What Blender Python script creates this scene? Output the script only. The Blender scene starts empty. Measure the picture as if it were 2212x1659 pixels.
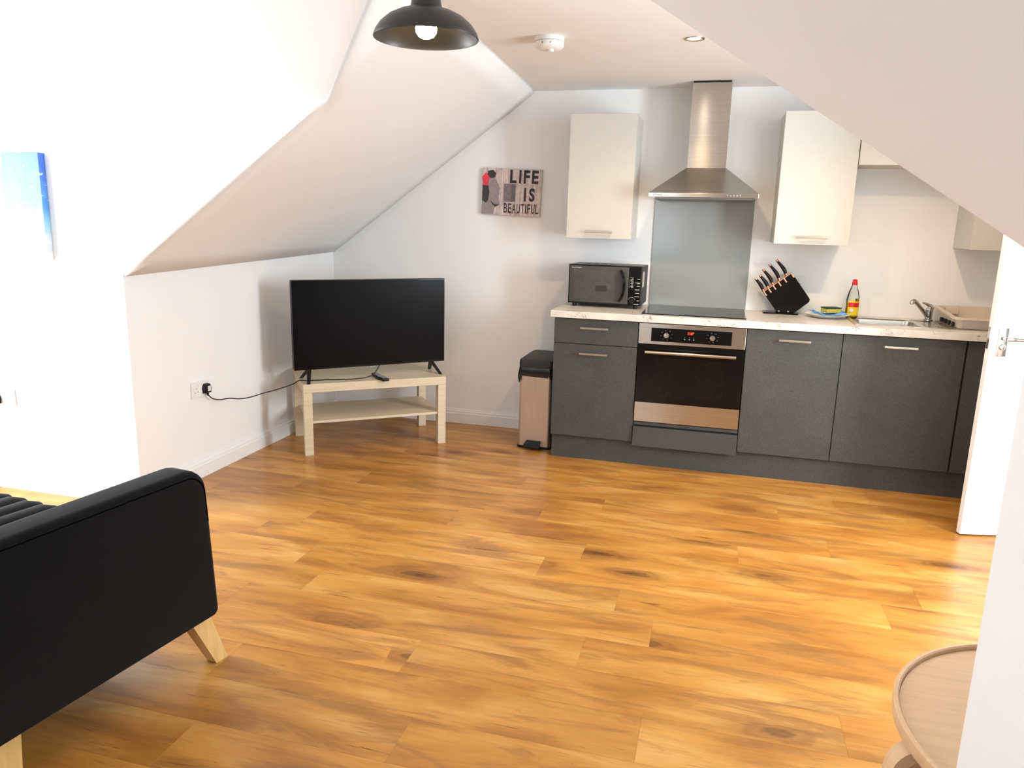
import bpy, bmesh, math, random
from mathutils import Vector, Matrix
random.seed(7)
S = bpy.context.scene
COL = S.collection
PI = math.pi

# ------------------------------------------------------------------ camera, world, lights, exposure
cam = bpy.data.cameras.new('camera'); cam_o = bpy.data.objects.new('camera', cam); COL.objects.link(cam_o)
cam.sensor_fit = 'HORIZONTAL'; cam.sensor_width = 36.0; cam.lens = 1627.9 / 2212 * 36.0
cam.clip_start = 0.02
cam_o.location = (0.91816, -4.95155, 1.42189)
cam_o.rotation_euler = (1.35756, -0.02484, 0.26637)
S.camera = cam_o

W = bpy.data.worlds.new('world'); S.world = W; W.use_nodes = True
W.node_tree.nodes['Background'].inputs[0].default_value = (0.86, 0.93, 1.0, 1)
W.node_tree.nodes['Background'].inputs[1].default_value = 3.0

S.view_settings.view_transform = 'Standard'; S.view_settings.look = 'None'
S.view_settings.gamma = 1.0; S.view_settings.use_curve_mapping = False
S.view_settings.exposure = -0.04

def area(name, loc, rot, sx, sy, power, color):
    l = bpy.data.lights.new(name, 'AREA'); l.shape = 'RECTANGLE'; l.size = sx; l.size_y = sy
    l.energy = power; l.color = color
    o = bpy.data.objects.new(name, l); COL.objects.link(o); o.location = loc; o.rotation_euler = rot
    return o
# daylight entering by the dormer windows, and an added rear fill (one light in each window opening, the size of its panes)
area('daylight_right_window', (3.003, -2.115, 1.36), (0, PI / 2, 0), 1.28, 0.53, 92, (0.84, 0.93, 1.0))
area('daylight_left_window', (-2.953, -2.62, 1.14), (0, -PI / 2, 0), 1.58, 0.90, 86, (0.88, 0.945, 1.0))
area('fill_rear_window', (-0.2, -6.453, 1.45), (PI / 2, 0, 0), 1.08, 0.9, 12, (0.92, 0.96, 1.0))  # added fill from behind the camera, set in an unseen rear opening
DOWNLIGHT_W = 41

# ------------------------------------------------------------------ mesh helpers
def bm_new(): return bmesh.new()
def box(bm, x0, x1, y0, y1, z0, z1, bev=0, seg=2):
    b = bmesh.new()
    bmesh.ops.create_cube(b, size=1)
    bmesh.ops.scale(b, vec=(x1 - x0, y1 - y0, z1 - z0), verts=b.verts)
    bmesh.ops.translate(b, vec=((x0 + x1) / 2, (y0 + y1) / 2, (z0 + z1) / 2), verts=b.verts)
    if bev: bmesh.ops.bevel(b, geom=b.edges[:], offset=bev, segments=seg, affect='EDGES', profile=0.5)
    merge(bm, b); return bm
def merge(bm, b, M=None):
    if M is not None: bmesh.ops.transform(b, matrix=M, verts=b.verts)
    m = bpy.data.meshes.new('t'); b.to_mesh(m); b.free(); bm.from_mesh(m); bpy.data.meshes.remove(m)
def bx(*a, **k): return box(bm_new(), *a, **k)
def basis(d):
    d = Vector(d).normalized(); u = d.orthogonal().normalized(); v = d.cross(u); return u, v
def loft(bm, rings, cap=True, closed=False):
    R = [[bm.verts.new(p) for p in r] for r in rings]; n = len(R[0])
    k = len(R) if closed else len(R) - 1
    for i in range(k):
        a, b = R[i], R[(i + 1) % len(R)]
        for j in range(n): bm.faces.new((a[j], a[(j + 1) % n], b[(j + 1) % n], b[j]))
    if cap and not closed:
        bm.faces.new(R[0][::-1]); bm.faces.new(R[-1])
    return bm
def tube(bm, pts, r, n=10, cap=True):
    pts = [Vector(p) for p in pts]; rs = r if isinstance(r, (list, tuple)) else [r] * len(pts)
    rings = []; u = None
    for i, p in enumerate(pts):
        d = (pts[min(i + 1, len(pts) - 1)] - pts[max(i - 1, 0)]).normalized()
        if u is None: u, v = basis(d)
        else:
            u = (u - d * u.dot(d)).normalized(); v = d.cross(u)
        rings.append([p + (u * math.cos(a) + v * math.sin(a)) * rs[i] for a in [2 * PI * k / n for k in range(n)]])
    return loft(bm, rings, cap)
def strip(bm, pts, side, w, t):
    # flat bent strip: centreline pts, width w along fixed vector side, thickness t
    pts = [Vector(p) for p in pts]; s = Vector(side).normalized(); rings = []
    for i, p in enumerate(pts):
        d = (pts[min(i + 1, len(pts) - 1)] - pts[max(i - 1, 0)]).normalized(); nrm = s.cross(d).normalized()
        rings.append([p + s * w / 2 + nrm * t / 2, p - s * w / 2 + nrm * t / 2, p - s * w / 2 - nrm * t / 2, p + s * w / 2 - nrm * t / 2])
    return loft(bm, rings)
def lathe(bm, prof, c=(0, 0, 0), n=32, cap=False):
    rings = [[Vector((c[0] + r * math.cos(a), c[1] + r * math.sin(a), c[2] + z)) for a in [2 * PI * k / n for k in range(n)]] for r, z in prof]
    return loft(bm, rings, cap)
def prism(bm, poly, vec):
    # planar polygon (3D points) extruded along vec
    b = bmesh.new(); vs = [b.verts.new(p) for p in poly]; f = b.faces.new(vs)
    r = bmesh.ops.extrude_face_region(b, geom=[f]); bmesh.ops.translate(b, vec=vec, verts=[v for v in r['geom'] if isinstance(v, bmesh.types.BMVert)])
    bmesh.ops.recalc_face_normals(b, faces=b.faces); merge(bm, b); return bm
def pr(poly, vec): return prism(bm_new(), poly, vec)
def spline(P, n=8):
    P = [Vector(p) for p in P]; out = []
    for i in range(len(P) - 1):
        a, b, c, d = P[max(i - 1, 0)], P[i], P[i + 1], P[min(i + 2, len(P) - 1)]
        for k in range(n):
            t = k / n
            out.append(0.5 * ((2 * b) + (c - a) * t + (2 * a - 5 * b + 4 * c - d) * t * t + (3 * b - a - 3 * c + d) * t ** 3))
    out.append(P[-1]); return out
def obj(name, bm, mat, parent=None, smooth=False, loc=None):
    m = bpy.data.meshes.new(name)
    bmesh.ops.recalc_face_normals(bm, faces=bm.faces)
    bm.to_mesh(m); bm.free(); m.materials.append(mat)
    if smooth:
        for p in m.polygons: p.use_smooth = True
        try: m.set_sharp_from_angle(angle=math.radians(38))
        except Exception: pass
    o = bpy.data.objects.new(name, m); COL.objects.link(o)
    if parent: o.parent = parent
    if loc: o.location = loc
    return o
def mesh_obj(name, m, parent=None, loc=(0, 0, 0)):
    o = bpy.data.objects.new(name, m); COL.objects.link(o); o.parent = parent; o.location = loc; return o
def thing(name, label, cat, loc=(0, 0, 0), rz=0, group=None):
    o = bpy.data.objects.new(name, None); COL.objects.link(o); o.location = loc; o.rotation_euler = (0, 0, rz)
    o.empty_display_size = 0.05
    return tag(o, label, cat, group)
def tag(o, label, cat, group=None):
    o['label'] = label; o['category'] = cat
    if group: o['group'] = group
    return o
def struct(o, label=None):
    o['kind'] = 'structure'
    if label: o['label'] = label
    return o
def text(name, s, size, mat, parent, loc, rot, ext=0.0004, sx=1.0, align='LEFT', bold=0):
    c = bpy.data.curves.new('t', 'FONT'); c.body = s; c.size = size; c.extrude = ext; c.align_x = align; c.offset = bold
    o = bpy.data.objects.new('t', c); COL.objects.link(o)
    m = bpy.data.meshes.new_from_object(o); bpy.data.objects.remove(o); bpy.data.curves.remove(c)
    m.name = name; m.materials.clear(); m.materials.append(mat)
    for v in m.vertices: v.co.x *= sx
    q = mesh_obj(name, m, parent, loc); q.rotation_euler = rot; return q
FRONT = (PI / 2, 0, 0)

# ------------------------------------------------------------------ materials
def srgb(r, g, b):
    f = lambda c: (c / 255 / 12.92) if c / 255 <= 0.04045 else ((c / 255 + 0.055) / 1.055) ** 2.4
    return (f(r), f(g), f(b), 1)
class Mat:
    def __init__(s, name):
        s.m = bpy.data.materials.new(name); s.m.use_nodes = True; s.t = s.m.node_tree; s.b = s.t.nodes['Principled BSDF']
    def n(s, typ, **k):
        x = s.t.nodes.new(typ)
        for a, v in k.items():
            if a.startswith('_'): setattr(x, a[1:], v)
        return x
    def l(s, a, b): s.t.links.new(a, b)
    def coord(s, kind='Object', scale=(1, 1, 1), rand=False):
        tc = s.n('ShaderNodeTexCoord'); mp = s.n('ShaderNodeMapping'); mp.inputs['Scale'].default_value = scale
        if rand:
            oi = s.n('ShaderNodeObjectInfo'); vm = s.n('ShaderNodeVectorMath', _operation='SCALE'); vm.inputs[0].default_value = (37.3, 51.7, 11.1)
            s.l(oi.outputs['Random'], vm.inputs['Scale']); va = s.n('ShaderNodeVectorMath', _operation='ADD')
            s.l(tc.outputs[kind], va.inputs[0]); s.l(vm.outputs[0], va.inputs[1]); s.l(va.outputs[0], mp.inputs[0])
        else: s.l(tc.outputs[kind], mp.inputs[0])
        return mp.outputs[0]
    def noise(s, co, scale, detail=3, rough=0.5, dist=0):
        x = s.n('ShaderNodeTexNoise'); s.l(co, x.inputs['Vector']); x.inputs['Scale'].default_value = scale; x.inputs['Detail'].default_value = detail
        x.inputs['Roughness'].default_value = rough; x.inputs['Distortion'].default_value = dist; return x.outputs['Fac']
    def ramp(s, fac, stops, interp='LINEAR'):
        x = s.n('ShaderNodeValToRGB'); s.l(fac, x.inputs[0]); e = x.color_ramp.elements; x.color_ramp.interpolation = interp
        while len(e) < len(stops): e.new(0.5)
        for i, (p, c) in enumerate(stops):
            e[i].position = p; e[i].color = c if isinstance(c, (tuple, list)) else (c, c, c, 1)
        return x.outputs[0]
    def mix(s, fac, a, b, mode='MIX'):
        x = s.n('ShaderNodeMix', _data_type='RGBA', _blend_type=mode)
        for i, v in ((0, fac), (6, a), (7, b)):
            if hasattr(v, 'is_output') or isinstance(v, bpy.types.NodeSocket): s.l(v, x.inputs[i])
            else: x.inputs[i].default_value = v
        return x.outputs[2]
    def math(s, op, a, b=0.0, clamp=False):
        x = s.n('ShaderNodeMath', _operation=op, _use_clamp=clamp)
        for i, v in ((0, a), (1, b)):
            if isinstance(v, bpy.types.NodeSocket): s.l(v, x.inputs[i])
            else: x.inputs[i].default_value = v
        return x.outputs[0]
    def bump(s, h, strength=0.1, dist=0.01):
        x = s.n('ShaderNodeBump'); s.l(h, x.inputs['Height']); x.inputs['Strength'].default_value = strength; x.inputs['Distance'].default_value = dist
        s.l(x.outputs[0], s.b.inputs['Normal'])
    def set(s, color=None, rough=None, metal=None, spec=None, emit=None, estr=0, trans=None, coat=None, alpha=None, ior=None):
        i = s.b.inputs
        if color is not None:
            if isinstance(color, bpy.types.NodeSocket): s.l(color, i['Base Color'])
            else: i['Base Color'].default_value = color
        for k, v in (('Roughness', rough), ('Metallic', metal), ('Specular IOR Level', spec), ('Transmission Weight', trans), ('Coat Weight', coat), ('Alpha', alpha), ('IOR', ior)):
            if v is None: continue
            if isinstance(v, bpy.types.NodeSocket): s.l(v, i[k])
            else: i[k].default_value = v
        if emit is not None: i['Emission Color'].default_value = emit; i['Emission Strength'].default_value = estr
        return s
def simple(name, col, rough=0.5, metal=0, var=0.06, vscale=25, bump=0.0, **k):
    # flat colour with faint procedural mottling
    M = Mat(name); co = M.coord(); n = M.noise(co, vscale, 4)
    c2 = tuple(min(1, x * (1 + var)) for x in col[:3]) + (1,); c1 = tuple(x * (1 - var) for x in col[:3]) + (1,)
    M.set(M.ramp(n, [(0.3, c1), (0.7, c2)]), rough, metal, **k)
    if bump: M.bump(M.noise(M.coord(), vscale * 8, 2), bump, 0.002)
    return M.m

paint = simple('wall_paint', (0.875, 0.872, 0.865, 1), 0.62, var=0.012, vscale=3, bump=0.03)
trim_paint = simple('gloss_trim_paint', (0.86, 0.86, 0.85, 1), 0.28, var=0.01)
white_door = simple('white_door_paint', (0.87, 0.87, 0.88, 1), 0.35, var=0.01)
plastic_w = simple('white_plastic', (0.82, 0.82, 0.80, 1), 0.35, var=0.01)
white_cab = simple('white_gloss_board', (0.60, 0.578, 0.522, 1), 0.38, var=0.01)
black_pl = simple('black_plastic', (0.006, 0.006, 0.0065, 1), 0.42, var=0.1, spec=0.3)
black_gl = simple('black_gloss', (0.004, 0.004, 0.0045, 1), 0.10, var=0.1, spec=0.22)
dark_gap = simple('dark_recess', (0.006, 0.006, 0.006, 1), 0.8)
chrome = simple('chrome', (0.62, 0.61, 0.59, 1), 0.12, 1.0, var=0.02)
nickel = simple('satin_nickel', (0.46, 0.41, 0.34, 1), 0.34, 1.0, var=0.03)
copper = simple('copper', (0.83, 0.42, 0.27, 1), 0.25, 1.0, var=0.05)
red_cap = simple('red_plastic', srgb(205, 20, 28), 0.35, var=0.04)
def grey_board():
    M = Mat('grey_speckled_board'); co = M.coord(); n = M.noise(co, 260, 2, 0.6); m = M.noise(co, 6, 3)
    a = M.ramp(n, [(0.30, (0.045, 0.046, 0.043, 1)), (0.5, (0.062, 0.063, 0.059, 1)), (0.72, (0.088, 0.088, 0.083, 1))])
    b = M.ramp(m, [(0.3, 0.92), (0.7, 1.06)])
    M.set(M.mix(1.0, a, b, 'MULTIPLY'), 0.48, spec=0.35); return M.m
grey_cab = grey_board()
def steel(name, grain='x', col=(0.50, 0.47, 0.43, 1), rough=0.20, aniso=0.9):
    M = Mat(name); sc = (3, 300, 300) if grain == 'x' else (300, 300, 3)
    n = M.noise(M.coord(scale=sc), 1.0, 3, 0.6)
    c1 = tuple(x * 0.9 for x in col[:3]) + (1,); c2 = tuple(min(1, x * 1.08) for x in col[:3]) + (1,)
    M.set(M.ramp(n, [(0.3, c1), (0.7, c2)]), rough, 1.0)
    M.b.inputs['Anisotropic'].default_value = aniso
    tg = M.n('ShaderNodeTangent', _direction_type='RADIAL', _axis='Z'); M.b.inputs['Anisotropic Rotation'].default_value = 0.25 if grain == 'x' else 0.0; M.l(tg.outputs[0], M.b.inputs['Tangent'])
    return M.m
steel_h = steel('brushed_steel')
steel_bin = steel('bin_steel', 'z', (0.68, 0.64, 0.60, 1), 0.42, 0.5)
steel_sink = simple('sink_steel', (0.60, 0.57, 0.52, 1), 0.26, 1.0, var=0.05)
def glass_mat(name, tint, gl=0.08, rough=0.02, fac=0.1):
    M = Mat(name); t = M.t; out = t.nodes['Material Output']; t.nodes.remove(M.b)
    tr = t.nodes.new('ShaderNodeBsdfTransparent'); tr.inputs[0].default_value = tint
    g = t.nodes.new('ShaderNodeBsdfGlossy'); g.inputs['Roughness'].default_value = rough
    mx = t.nodes.new('ShaderNodeMixShader'); fr = t.nodes.new('ShaderNodeFresnel'); fr.inputs[0].default_value = 1.45
    t.links.new(fr.outputs[0], mx.inputs[0]); t.links.new(tr.outputs[0], mx.inputs[1]); t.links.new(g.outputs[0], mx.inputs[2]); t.links.new(mx.outputs[0], out.inputs[0])
    return M.m
pane_glass = glass_mat('window_glass', (0.97, 0.98, 0.98, 1))
bottle_pl = glass_mat('clear_bottle_plastic', (0.90, 0.92, 0.90, 1))
def splash_mat():
    M = Mat('grey_splashback_glass'); n = M.noise(M.coord(), 3, 2)
    M.set(M.ramp(n, [(0.3, (0.29, 0.302, 0.29, 1)), (0.7, (0.31, 0.325, 0.31, 1))]), 0.16, spec=0.6); return M.m
def worktop_mat():
    M = Mat('marble_laminate'); co = M.coord(scale=(1, 1.6, 1)); n = M.noise(co, 7, 6, 0.62, 1.6); v = M.noise(M.coord(scale=(1, 1, 1)), 22, 8, 0.72, 2.2)
    base = M.ramp(n, [(0.25, (0.60, 0.55, 0.49, 1)), (0.5, (0.70, 0.66, 0.60, 1)), (0.75, (0.76, 0.73, 0.68, 1))])
    msk = M.ramp(v, [(0.55, 0.0), (0.58, 1.0), (0.63, 1.0), (0.67, 0.0)]); m2 = M.ramp(M.noise(M.coord(), 9, 2), [(0.52, 0.0), (0.62, 1.0)])
    fac = M.math('MULTIPLY', msk, m2); fac = M.math('MULTIPLY', fac, 0.95)
    M.set(M.mix(fac, base, (0.20, 0.19, 0.185, 1)), 0.28); return M.m
def plank_mat():
    M = Mat('oak_laminate')
    co = lambda sc: M.coord(scale=sc, rand=True)
    broad = M.noise(co((1.0, 4.2, 1)), 1.7, 4, 0.55, 0.6)
    c = M.ramp(broad, [(0.28, (0.33, 0.125, 0.018, 1)), (0.42, (0.44, 0.185, 0.030, 1)), (0.55, (0.52, 0.240, 0.046, 1)), (0.72, (0.60, 0.330, 0.092, 1))])
    # soft smoky brown clouds
    cloud = M.noise(co((1.3, 6.5, 1)), 1.5, 5, 0.62, 1.2)
    c = M.mix(M.ramp(cloud, [(0.50, 0.0), (0.63, 0.62)]), c, (0.25, 0.105, 0.028, 1))
    grain = M.noise(co((2.0, 60, 1)), 2.0, 6, 0.7, 0.4)
    c = M.mix(1.0, c, M.ramp(grain, [(0.30, 0.86), (0.5, 1.0), (0.7, 1.07)]), 'MULTIPLY')
    # short thin dark ticks and cracks
    st = M.noise(co((3.4, 46, 1)), 2.0, 4, 0.62, 1.0); sm = M.ramp(st, [(0.62, 0.0), (0.69, 0.9)])
    wh = M.ramp(M.noise(co((1.6, 5, 1)), 2.1, 2), [(0.47, 0.0), (0.60, 1.0)])
    c = M.mix(M.math('MULTIPLY', sm, wh), c, (0.12, 0.042, 0.010, 1))
    # knots with a swirl of darker wood round them
    vo = M.n('ShaderNodeTexVoronoi'); M.l(co((1.7, 5.0, 1)), vo.inputs['Vector']); vo.inputs['Scale'].default_value = 1.0; vo.inputs['Randomness'].default_value = 1.0
    wob = M.math('MULTIPLY', M.math('SUBTRACT', M.noise(co((7, 22, 1)), 1.3, 4, 0.65), 0.5), 0.20)
    d = M.math('ADD', vo.outputs['Distance'], wob)
    sp = M.n('ShaderNodeSeparateColor'); M.l(vo.outputs['Color'], sp.inputs[0])
    keep = M.math('GREATER_THAN', sp.outputs[0], 0.36)
    halo = M.math('MULTIPLY', M.ramp(d, [(0.05, 0.80), (0.36, 0.0)]), keep)
    c = M.mix(halo, c, (0.23, 0.080, 0.016, 1))
    rings = M.math('MULTIPLY', M.math('ADD', M.math('MULTIPLY', M.math('SINE', M.math('MULTIPLY', d, 75.0)), 0.5), 0.5), M.math('MULTIPLY', M.ramp(d, [(0.08, 0.6), (0.28, 0.0)]), keep))
    c = M.mix(rings, c, (0.10, 0.034, 0.008, 1))
    c = M.mix(M.math('MULTIPLY', M.ramp(d, [(0.04, 0.55), (0.11, 0.0)]), keep), c, (0.075, 0.026, 0.007, 1))
    oi = M.n('ShaderNodeObjectInfo'); c = M.mix(1.0, c, M.ramp(oi.outputs['Random'], [(0.0, (0.93, 0.92, 0.90, 1)), (1.0, (1.06, 1.06, 1.08, 1))]), 'MULTIPLY')
    M.set(c, M.ramp(grain, [(0.3, 0.33), (0.7, 0.27)]), spec=0.5); M.bump(grain, 0.04, 0.002)
    return M.m
def birch_mat(name, c1, c2, grain=(40, 2, 40), rough=0.45):
    M = Mat(name); n = M.noise(M.coord(scale=grain), 1.5, 4, 0.6, 0.4); M.set(M.ramp(n, [(0.3, c1), (0.7, c2)]), rough); return M.m
birch = birch_mat('birch_foil', (0.60, 0.50, 0.35, 1), (0.70, 0.60, 0.44, 1), (2, 50, 50))
bentwood = birch_mat('pale_bentwood', (0.67, 0.43, 0.24, 1), (0.75, 0.51, 0.31, 1), (4, 50, 4))
legwood = birch_mat('sofa_leg_wood', (0.58, 0.36, 0.12, 1), (0.70, 0.47, 0.19, 1), (40, 40, 4))
def fabric(name, c1, c2, sc=900):
    M = Mat(name); n = M.noise(M.coord(), sc, 2, 0.6); b = M.noise(M.coord(), 7, 3)
    c = M.mix(1.0, M.ramp(n, [(0.35, c1), (0.65, c2)]), M.ramp(b, [(0.3, 0.85), (0.7, 1.1)]), 'MULTIPLY')
    M.set(c, 0.95, spec=0.08); M.b.inputs['Sheen Weight'].default_value = 0.08; M.b.inputs['Sheen Roughness'].default_value = 0.5; M.bump(n, 0.25, 0.001); return M.m
sofa_fab = fabric('charcoal_sofa_fabric', (0.003, 0.003, 0.0034, 1), (0.006, 0.006, 0.0066, 1))
plank = plank_mat(); worktop_m = worktop_mat(); splash_m = splash_mat()

# ------------------------------------------------------------------ room shell
ZC = 2.235                      # flat ceiling
XL0, XLK = -1.755, -1.742       # left knee wall at y = 0 and at its end
YK = -2.027                     # cheek of the left dormer
XW = -2.95                      # left dormer window wall
XR = 2.88                       # right wall
YC, XK = -3.86, 1.308           # right slope ends here; right knee wall
YB = -6.45                      # rear wall
YE = -4.30                      # near cheek of left dormer
YV = -2.47                      # where the dormer's sloping ceiling meets the flat one
T = 0.10

def plank_extent(yc):
    lo = XL0 if yc > -1.98 else (XW if yc > YE - 0.1 else XLK)
    hi = XR + .12 if yc > YC - 0.1 else XK
    return lo, hi
floor = struct(obj('floor', bx(XW - .05, XR + 0.9, YB - .05, 0.05, -0.12, -0.0095), simple('subfloor_board', (0.25, 0.12, 0.05, 1), 0.7)), 'orange oak laminate floor')
ROW, LEN = 0.195, 1.34
ends = {-2: 0.804, -1: 0.031, 0: 0.57, 1: -0.55, 2: 0.642, 3: 1.632, 4: 0.44, 6: 0.16, 7: -0.9}
rng = random.Random(3)
shared = {}
for k in range(-19, 15):
    y0 = -2.755 + ROW * k; y1 = y0 + ROW
    if y0 > 0 or y1 < YB: continue
    lo, hi = plank_extent((y0 + y1) / 2); y1c = min(y1, 0.0); y0c = max(y0, YB)
    off = ends.get(k, rng.uniform(-0.6, 0.6)); x = off - LEN * math.ceil((off - lo) / LEN)
    while x < hi:
        a, b = max(x, lo), min(x + LEN, hi)
        if b - a > 0.01:
            key = (round(b - a, 3), round(y1c - y0c, 3))
            if key not in shared:
                bm = bx(-(b - a) / 2 + .0001, (b - a) / 2 - .0001, -(y1c - y0c) / 2 + .0001, (y1c - y0c) / 2 - .0001, -0.009, 0.0, bev=0.0003, seg=1)
                m = bpy.data.meshes.new('plank'); bm.to_mesh(m); bm.free(); m.materials.append(plank); shared[key] = m
            mesh_obj('plank', shared[key], floor, ((a + b) / 2, (y0c + y1c) / 2, 0))
        x += LEN

def slope_x(y): return -0.311 - 0.0484 * max(y, YK)        # where the left slope meets the ceiling
XS0, XSK = slope_x(0), slope_x(YK)
ZK0, ZKK = 1.185, 1.137
PC = Vector((-0.675, YK, 1.885))                           # top of the cheek edge (valley starts)
# kitchen gable wall
struct(obj('wall_kitchen', pr([(XL0, 0, 0), (XR, 0, 0), (XR, 0, ZC), (XS0, 0, ZC), (XL0, 0, ZK0)], (0, T, 0)), paint), 'white kitchen end wall under the roof slope')
# left knee wall
struct(obj('wall_left', pr([(XL0, 0.0, 0), (XLK, YK + .06, 0), (XLK, YK + .06, ZKK), (XL0, 0.0, ZK0)], (-T, 0, 0)), paint), 'low white knee wall on the left')
# left slope: ruled surface from knee top to ceiling edge, smooth, with thickness
def slope_mesh():
    bm = bm_new(); N = 16
    low = [Vector((XL0 + (XLK - XL0) * i / N, YK * i / N, ZK0 + (ZKK - ZK0) * i / N)) for i in range(N + 1)]
    up = [Vector((XS0 + (XSK - XS0) * i / N, YK * i / N, ZC)) for i in range(N + 1)]
    MCOL = 14
    def prof(a, b, t):
        # line with a small cove where it meets wall and ceiling
        p = a.lerp(b, t); return p
    ts = [j / MCOL for j in range(MCOL + 1)]; jp = min(range(MCOL + 1), key=lambda j: abs(low[N].lerp(up[N], ts[j]).x - PC.x))
    g = [[bm.verts.new(prof(low[i], up[i], ts[j])) for j in range(MCOL + 1)] for i in range(N + 1)]
    g[N][jp].co = PC
    for i in range(N):
        for j in range(MCOL): bm.faces.new((g[i][j], g[i][j + 1], g[i + 1][j + 1], g[i + 1][j]))
    v = bm.verts.new((XSK, YV, ZC))          # beyond the cheek: up to the valley with the dormer ceiling
    for j in range(jp, MCOL): bm.faces.new((g[N][j], g[N][j + 1], v))
    return bm
sl = slope_mesh()
bmesh.ops.remove_doubles(sl, verts=sl.verts, dist=0.0005)
so = struct(obj('ceiling_slope_left', sl, paint, smooth=True), 'white sloping ceiling over the television corner')
md = so.modifiers.new('thick', 'SOLIDIFY'); md.thickness = 0.03; md.offset = 0
# cheek of the left dormer (holds the blue canvas)
struct(obj('wall_dormer_left', pr([(XW, YK, 0), (XLK, YK, 0), (XLK, YK, ZKK), tuple(PC), (XW, YK, PC.z)], (0, 0.06, 0)), paint), 'bright white dormer cheek wall on the far left')
# dormer's own sloping ceiling
struct(obj('ceiling_slope_dormer', pr([tuple(PC), (XW, YK, PC.z), (XW, YV, ZC), (XSK, YV, ZC)], (0, 0.03, 0.04)), paint), 'white sloping ceiling of the left dormer')
# flat ceiling
bm = bm_new()
prism(bm, [(XS0, 0, ZC), (XR + .12, 0, ZC), (XR + .12, YC, ZC), (XSK, YC, ZC), (XSK, YK, ZC)], (0, 0, T))
prism(bm, [(XW, YV, ZC), (XSK, YV, ZC), (XSK, YE, ZC), (XW, YE, ZC)], (0, 0, T))
prism(bm, [(XSK, YC, ZC), (-0.017, YC, ZC), (-0.017, YB, ZC), (XSK, YB, ZC)], (0, 0, T))
struct(obj('ceiling', bm, paint), 'flat white ceiling')
# right slope, its knee wall and the end face towards the kitchen
ZR = 1.712 - 0.638 * (XK - 0.803)
struct(obj('ceiling_slope_right', pr([(-0.017, YC, ZC), (XK, YC, ZR), (XK, YC, ZR + 0.1), (0.10, YC, ZC + 0.03)], (0, YB - YC, 0)), paint), 'white sloping ceiling at the upper right')
struct(obj('wall_right_near', bx(XK, XK + 0.12, YB, YC, 0, ZR), paint), 'near white knee wall at the right edge')
struct(obj('wall_dormer_right', pr([(XK + .12, YC, 0), (XR + .12, YC, 0), (XR + .12, YC, ZC), (0.0, YC, ZC), (XK, YC, ZR + .02), (XK + .12, YC, ZR)], (0, -0.08, 0)), paint))
# left wall pieces behind the photographer
struct(obj('wall_dormer_near', pr([(XW, YE, 0), (XLK, YE, 0), (XLK, YE, ZKK), (XSK, YE, ZC), (XW, YE, ZC)], (0, -0.06, 0)), paint))
struct(obj('wall_left_near', bx(XLK - T, XLK, YB, YE - .06, 0, ZKK), paint))
struct(obj('ceiling_slope_rear', pr([(XLK, YE - .06, ZKK), (XSK, YE - .06, ZC), (XSK - .1, YE - .06, ZC + .05), (XLK - .1, YE - .06, ZKK)], (0, YB - YE + .06, 0)), paint))
def wall_open_x(name, x0, x1, y0, y1, z1, opens, label=None):
    # wall of constant x with rectangular openings (ya, yb, za, zb), sorted by y
    bm = bm_new(); y = y0
    for (a, b, c, d) in opens:
        box(bm, x0, x1, y, a, 0, z1)
        if c > 0: box(bm, x0, x1, a, b, 0, c)
        if d < z1: box(bm, x0, x1, a, b, d, z1)
        y = b
    box(bm, x0, x1, y, y1, 0, z1)
    return struct(obj(name, bm, paint), label)
RW = (-2.43, -1.80, 0.66, 2.06); LW = (-3.12, -2.12, 0.30, 1.98); DOOR = (-1.66, -0.90, 0.0, 2.02)
XD = 3.0
wall_open_x('wall_right', XR, XR + 0.12, -1.78, 0.0, ZC, [DOOR])
wall_open_x('wall_right_window', XD, XD + 0.12, YC - .08, -1.78, ZC, [RW])
struct(obj('wall_light_block', bx(1.80, XD, -3.0, -2.9, 0, ZC), paint))  # unseen fin added to keep the right window's light off the table
wall_open_x('wall_left_window', XW - 0.12, XW, YE, YK + .06, ZC, [LW])
bm = bm_new(); RB = (-0.8, 0.4, 0.95, 1.95)
box(bm, XLK, RB[0], YB - .1, YB, 0, ZC); box(bm, RB[1], XK, YB - .1, YB, 0, ZC); box(bm, RB[0], RB[1], YB - .1, YB, 0, RB[2]); box(bm, RB[0], RB[1], YB - .1, YB, RB[3], ZC)
struct(obj('wall_rear', bm, paint))
bm = bx(XR + 0.8, XR + 0.85, -1.75, -0.7, 0, ZC); box(bm, XR + .12, XR + .8, -0.75, -0.7, 0, ZC); box(bm, XR + .12, XR + .8, -1.75, -1.70, 0, ZC); box(bm, XR + .12, XR + .85, -1.75, -.7, ZC - .1, ZC)
struct(obj('wall_landing', bm, paint))
def window(name, axis, c, u0, u1, z0, z1, mull=1):
    w = struct(bpy.data.objects.new(name, None)); COL.objects.link(w)
    f = bm_new(); t = 0.05
    def b(bm, a0, a1, c0, c1, zz0, zz1):
        if axis == 'x': box(bm, c0, c1, a0, a1, zz0, zz1)
        else: box(bm, a0, a1, c0, c1, zz0, zz1)
    b(f, u0, u0 + t, c - .03, c + .03, z0, z1); b(f, u1 - t, u1, c - .03, c + .03, z0, z1)
    b(f, u0 + t, u1 - t, c - .03, c + .03, z0, z0 + t); b(f, u0 + t, u1 - t, c - .03, c + .03, z1 - t, z1)
    for i in range(mull):
        m = u0 + (u1 - u0) * (i + 1) / (mull + 1); b(f, m - .02, m + .02, c - .025, c + .025, z0 + t, z1 - t)
    obj('window_frame', f, plastic_w, w)
    for i in range(mull + 1):
        a = u0 + (u1 - u0) * i / (mull + 1); e = u0 + (u1 - u0) * (i + 1) / (mull + 1); g = bm_new(); b(g, a + .045 if i == 0 else a + .02, e - .045 if i == mull else e - .02, c - .004, c + .004, z0 + t, z1 - t)
        obj('pane', g, pane_glass, w)
    return w
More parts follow.
